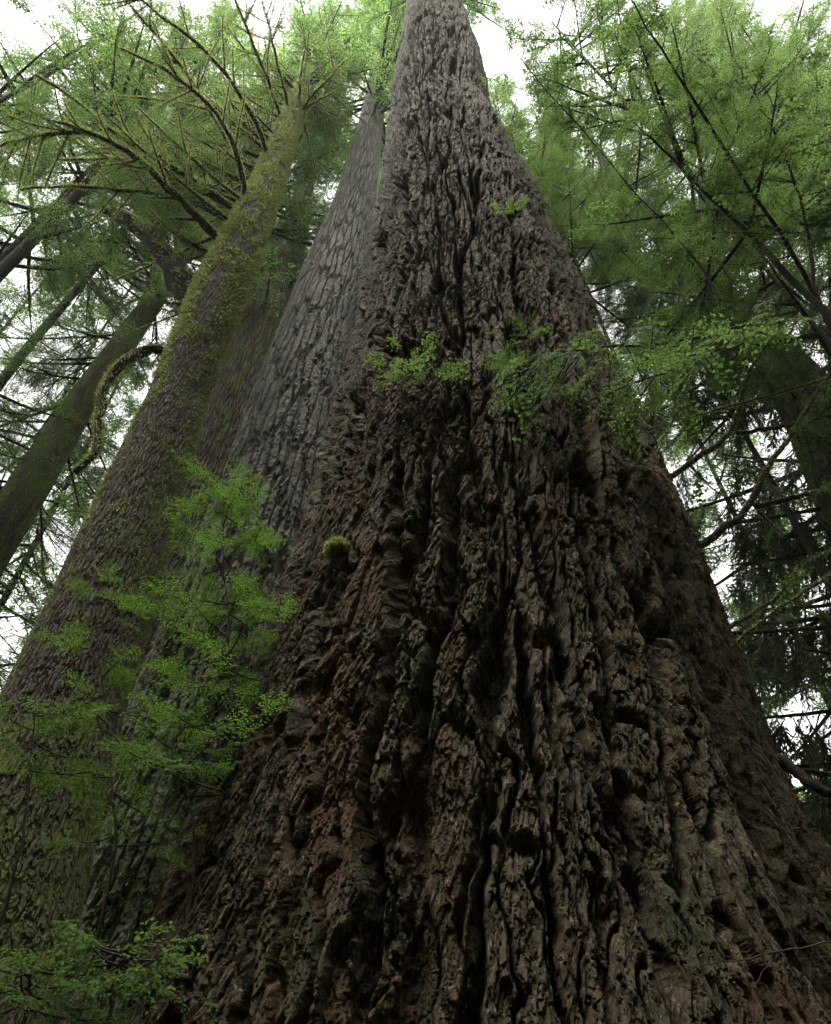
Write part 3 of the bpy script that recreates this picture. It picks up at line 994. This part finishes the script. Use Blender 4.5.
for src, x, y, rz, s, lb in ((fa, 1.0, 28, 1.2, 1.05, BRIGHT), (fa, -3.0, 34, 4.0, 1.15, BRIGHT), (fa, 9, 24, 2.2, .95, 'bright conifer crown rising behind the right hand leaves'),
                             (fa, -10.5, 22, 3.2, 1.1, 'bright conifer crown between the mossy spruce top and the grey trunk'), (fa, 4.5, 20, 5.0, 1.15, 'bright conifer crown at the right of the giant trunk top'),
                             (fb, -14, 10, 2.0, 1.0, 'dull conifer whose crown fills the left edge above the far left trunk'), (fb, -25, 21, 4.4, 1.0, DULL), (fb, -16, 30, .7, 1.1, DULL), (fb, -17.5, 19.5, 2.9, .95, DULL), (fd, 20, 12, 2.9, 1.0, HIGHR),
                             (fb, 13, 7, 3.3, .9, 'dull conifer in the upper right corner behind the pale leaves'), (fb, -22, 12, 5.3, 1.0, 'dull conifer crown in the upper left corner'),
                             (fd, -15, 14, .3, .95, 'high crowned conifer behind the upper bare limbs'), (fd, 6, 14, 5.6, .95, 'high crowned conifer along the top edge at right'),
                             (fd, -30, 13, 2.3, 1.0, HIGHL), (fd, -13, 9.5, 5.0, .95, HIGHL), 
                             (fa, -2.4, 19.5, 1.9, 1.3, 'bright conifer crown in the gap between the grey trunk top and the giant'), (fd, 28, 13, 4.4, 1.0, HIGHR), (fd, 19, 9, .2, .95, HIGHR),
                             (fc, -15.5, 20, 2.6, 1.0, 'loose low conifer behind the far left trunk'), (fc, 24, 19, 1.1, 1.1, 'loose low conifer past the dark trunk at the right edge')):
    copy_tree(src, (x, y, 0), rz, s, lb)

# ---- little plants on the giant
def bark_point(x, y):
    """Where the ray through this pixel meets the giant's bark."""
    v = (512 - y) / FPX
    d = unit(at(x, y, 1.0) - CAM)
    t = np.linspace(2, 30, 4000)
    p = CAM + d * t[:, None]
    c = GIANT.c(p[:, 2])
    r = np.hypot(p[:, 0] - c[:, 0], p[:, 1] - c[:, 1])
    i = np.argmax(r < GIANT.r(p[:, 2]) + .02)
    return p[i], unit(np.array([p[i, 0] - c[i, 0], p[i, 1] - c[i, 1], 0]))


def sprig(label, x, y, n, sscale, tms, mats, up=.3, var=.75, ln=.25, name='bark_seedling'):
    p, o = bark_point(x, y)
    root = thing(name, tuple(p), label, 'seedling')
    fo, sm = MB(), MB()
    for i in range(n):
        d = o + np.array([rng.normal(0, .7), rng.normal(0, .3), up + rng.normal(0, .35)])
        P_ = path(p - o * .05, d, ln * rng.uniform(.6, 1.3), .15, 0, .05, 6)
        sm.tube(P_, np.linspace(.005, .002, 6), 4, 0)
        limb_sprays(fo, P_, tms, 3, sscale, .3, 70, .2, var, .15)
    sm.build('stem', [M_TWIG], root)
    fo.build('foliage', list(mats), root)


sprig('bright leafy seedling on the giant trunk above its middle', 424, 388, 9, .24, T_MAPLE, HM, .15, .9, .5)
sprig('thin leafy seedling on the giant trunk near its right edge', 528, 372, 8, .26, T_LACE, HM, .1, .6, .55)
sprig('tiny leafy sprig at the foot of the giant trunk', 226, 1016, 3, .12, T_MAPLE, HM, .8, .8, .15)
sprig('small sprig high on the right fold of the giant trunk', 512, 218, 3, .2, T_MAPLE, HM, .2, .8, .3)

p, o = bark_point(341, 553)
mc = MB()
n = 2600
dd = unit(rng.normal(0, 1, (n, 3)) + o * .8)
r_ = .085 * rng.uniform(.3, 1, n)[:, None]
v_, q_ = leaves(p + o * .03 + dd * r_, dd + np.array([0, 0, -.2]), rng.normal(0, 1, (n, 3)), .045, .012)
mc.add(v_, q_, 0, np.repeat(np.clip(rng.normal(.35, .2, n), 0, 1), 4))
tag(mc.build('moss_clump', [M_MOSS]), 'round dark green moss clump on the giant bark left of centre', 'moss')

# bare twig at lower right in front of the bark
tw = MB()
for pix, Ys, r in (([(700, 965), (745, 960), (785, 950), (831, 942), (850, 938)], [2.55, 2.6, 2.7, 2.85, 2.9], .005), ([(782, 951), (786, 975), (800, 1005)], [2.7, 2.7, 2.72], .003),
                   ([(812, 945), (810, 975), (812, 995), (825, 1010)], [2.8, 2.8, 2.8, 2.82], .003), ([(785, 950), (770, 962), (755, 985)], [2.7, 2.68, 2.66], .0025), ([(745, 960), (720, 955), (700, 957)], [2.6, 2.57, 2.55], .0025)):
    tw.tube(smooth_poly([at(x, y, Y) for (x, y), Y in zip(pix, Ys)], 18, .002), np.linspace(r * .35, r * .7, 18), 5)
tag(tw.build('bare_twig', [M_TWIG]), 'thin bare twig across the dark bark at lower right', 'twig')

# ------------------------------------------------------------------ ground and the forest all round
n = 140
g = np.linspace(-1, 1, n)
g = np.sign(g) * np.abs(g) ** 2.2 * 72
GX, GY = np.meshgrid(g, g)
GZ = .35 * perlin(GX / 6 + 400, GY / 6 + 400, 10 ** 6, 901) + .12 * perlin(GX / 1.5 + 400, GY / 1.5 + 400, 10 ** 6, 902)
GZ *= np.clip(np.hypot(GX, GY) / 3, 0, 1)
i = np.arange(n - 1)[:, None] * n
j = np.arange(n - 1)[None]
q = np.stack([i + j, i + j + 1, i + n + j + 1, i + n + j], -1).reshape(-1, 4)
M_FLOOR = mat_bark('forest_floor', [(.03, .022, .015), (.055, .042, .028), (.08, .065, .04), (.06, .035, .02), (.05, .065, .02), (.10, .09, .06)], stretch=1, fine=25)
tag(mesh_object('forest_floor', np.stack([GX, GY, GZ], -1).reshape(-1, 3), q, M_FLOOR), kind='structure')

fw = MB()
tm = MB()
for k in range(120):
    a = (k + rng.uniform(0, 1)) / 120 * 2 * np.pi
    back = math.sin(a) < -.1
    rr = rng.uniform(13, 28) if back else rng.uniform(38, 62)
    hgt = rng.uniform(34, 48) if back else rng.uniform(14, 24)  # unseen back trees, raised and set nearer to block sky light
    c = np.array([rr * math.cos(a), rr * math.sin(a), 0.])
    hs = np.linspace(-.5, hgt, 6)
    fw.tube(np.stack([c[0] + 0 * hs, c[1] + 0 * hs, hs], -1), np.linspace(.4, .04, 6), 6, 1)
    conifer_crown(fw, 3, hgt, 5.5, 60 if back else 46, T_COARSE, 12 if back else 9, 2.4, lambda h: np.array([c[0], c[1], h]), base=.5)
tag(fw.build('forest_and_shade_ring', [M_CANOPY, M_LIMB]), 'far green wood behind the trunks plus unseen shading trees behind the camera', 'forest', kind='stuff')

# ------------------------------------------------------------------ haze added for milky bloom and paler far foliage
hv = np.array([[x, y, z] for z in (-2., 80.) for y in (-75., 80.) for x in (-80., 80.)])
hq = np.array([[0, 2, 3, 1], [4, 5, 7, 6], [0, 1, 5, 4], [2, 6, 7, 3], [0, 4, 6, 2], [1, 3, 7, 5]])
hm, hnt, hN, hL = nt_new('milky_haze')
ho = hN.new('ShaderNodeOutputMaterial')
pv = hN.new('ShaderNodeVolumePrincipled')
pv.inputs['Color'].default_value = (.93, .95, .92, 1)
pv.inputs['Density'].default_value = .00045
pv.inputs['Anisotropy'].default_value = .3
hL.new(pv.outputs[0], ho.inputs['Volume'])
tag(mesh_object('haze', hv, hq, hm, smooth=False), kind='stuff')

# ------------------------------------------------------------------ light
SUN_EL, SUN_AZ = math.radians(66), math.radians(222)      # azimuth from north (+Y) clockwise: behind the camera, to the left
w = bpy.data.worlds.new('World')
SC.world = w
w.use_nodes = True
nt = w.node_tree
nt.nodes.clear()
wo = nt.nodes.new('ShaderNodeOutputWorld')
bg = nt.nodes.new('ShaderNodeBackground')
sky = nt.nodes.new('ShaderNodeTexSky')
sky.sky_type = 'NISHITA'
sky.sun_disc = False
sky.sun_elevation = SUN_EL
sky.sun_rotation = SUN_AZ
sky.air_density = 1.0
sky.dust_density = 4.0
hs_ = nt.nodes.new('ShaderNodeHueSaturation')
hs_.inputs['Saturation'].default_value = .02
nt.links.new(sky.outputs[0], hs_.inputs['Color'])
nt.links.new(hs_.outputs[0], bg.inputs['Color'])
bg.inputs['Strength'].default_value = .15
nt.links.new(bg.outputs[0], wo.inputs[0])
sd = bpy.data.lights.new('sun', 'SUN')
sd.energy = 1.0
sd.angle = math.radians(20)
sd.color = (1, .96, .9)
sd.color = (1, .94, .85)
so = bpy.data.objects.new('sun', sd)
COL.objects.link(so)
dirv = Vector((math.sin(SUN_AZ) * math.cos(SUN_EL), math.cos(SUN_AZ) * math.cos(SUN_EL), math.sin(SUN_EL)))
so.rotation_euler = dirv.to_track_quat('Z', 'Y').to_euler()
so.location = (0, 0, 30)

vs = SC.view_settings
vs.view_transform = 'Standard'
vs.look = 'None'
vs.exposure = 2.3
vs.gamma = 1
SC.cycles.volume_bounces = 1
SC.cycles.max_bounces = 6
SC.cycles.diffuse_bounces = 2
SC.cycles.transmission_bounces = 4
SC.cycles.use_denoising = True
SC.cycles.denoising_prefilter = 'ACCURATE'
SC.cycles.denoising_input_passes = 'RGB_ALBEDO_NORMAL'
try:
    SC.cycles.denoiser = 'OPENIMAGEDENOISE'
except Exception:
    pass
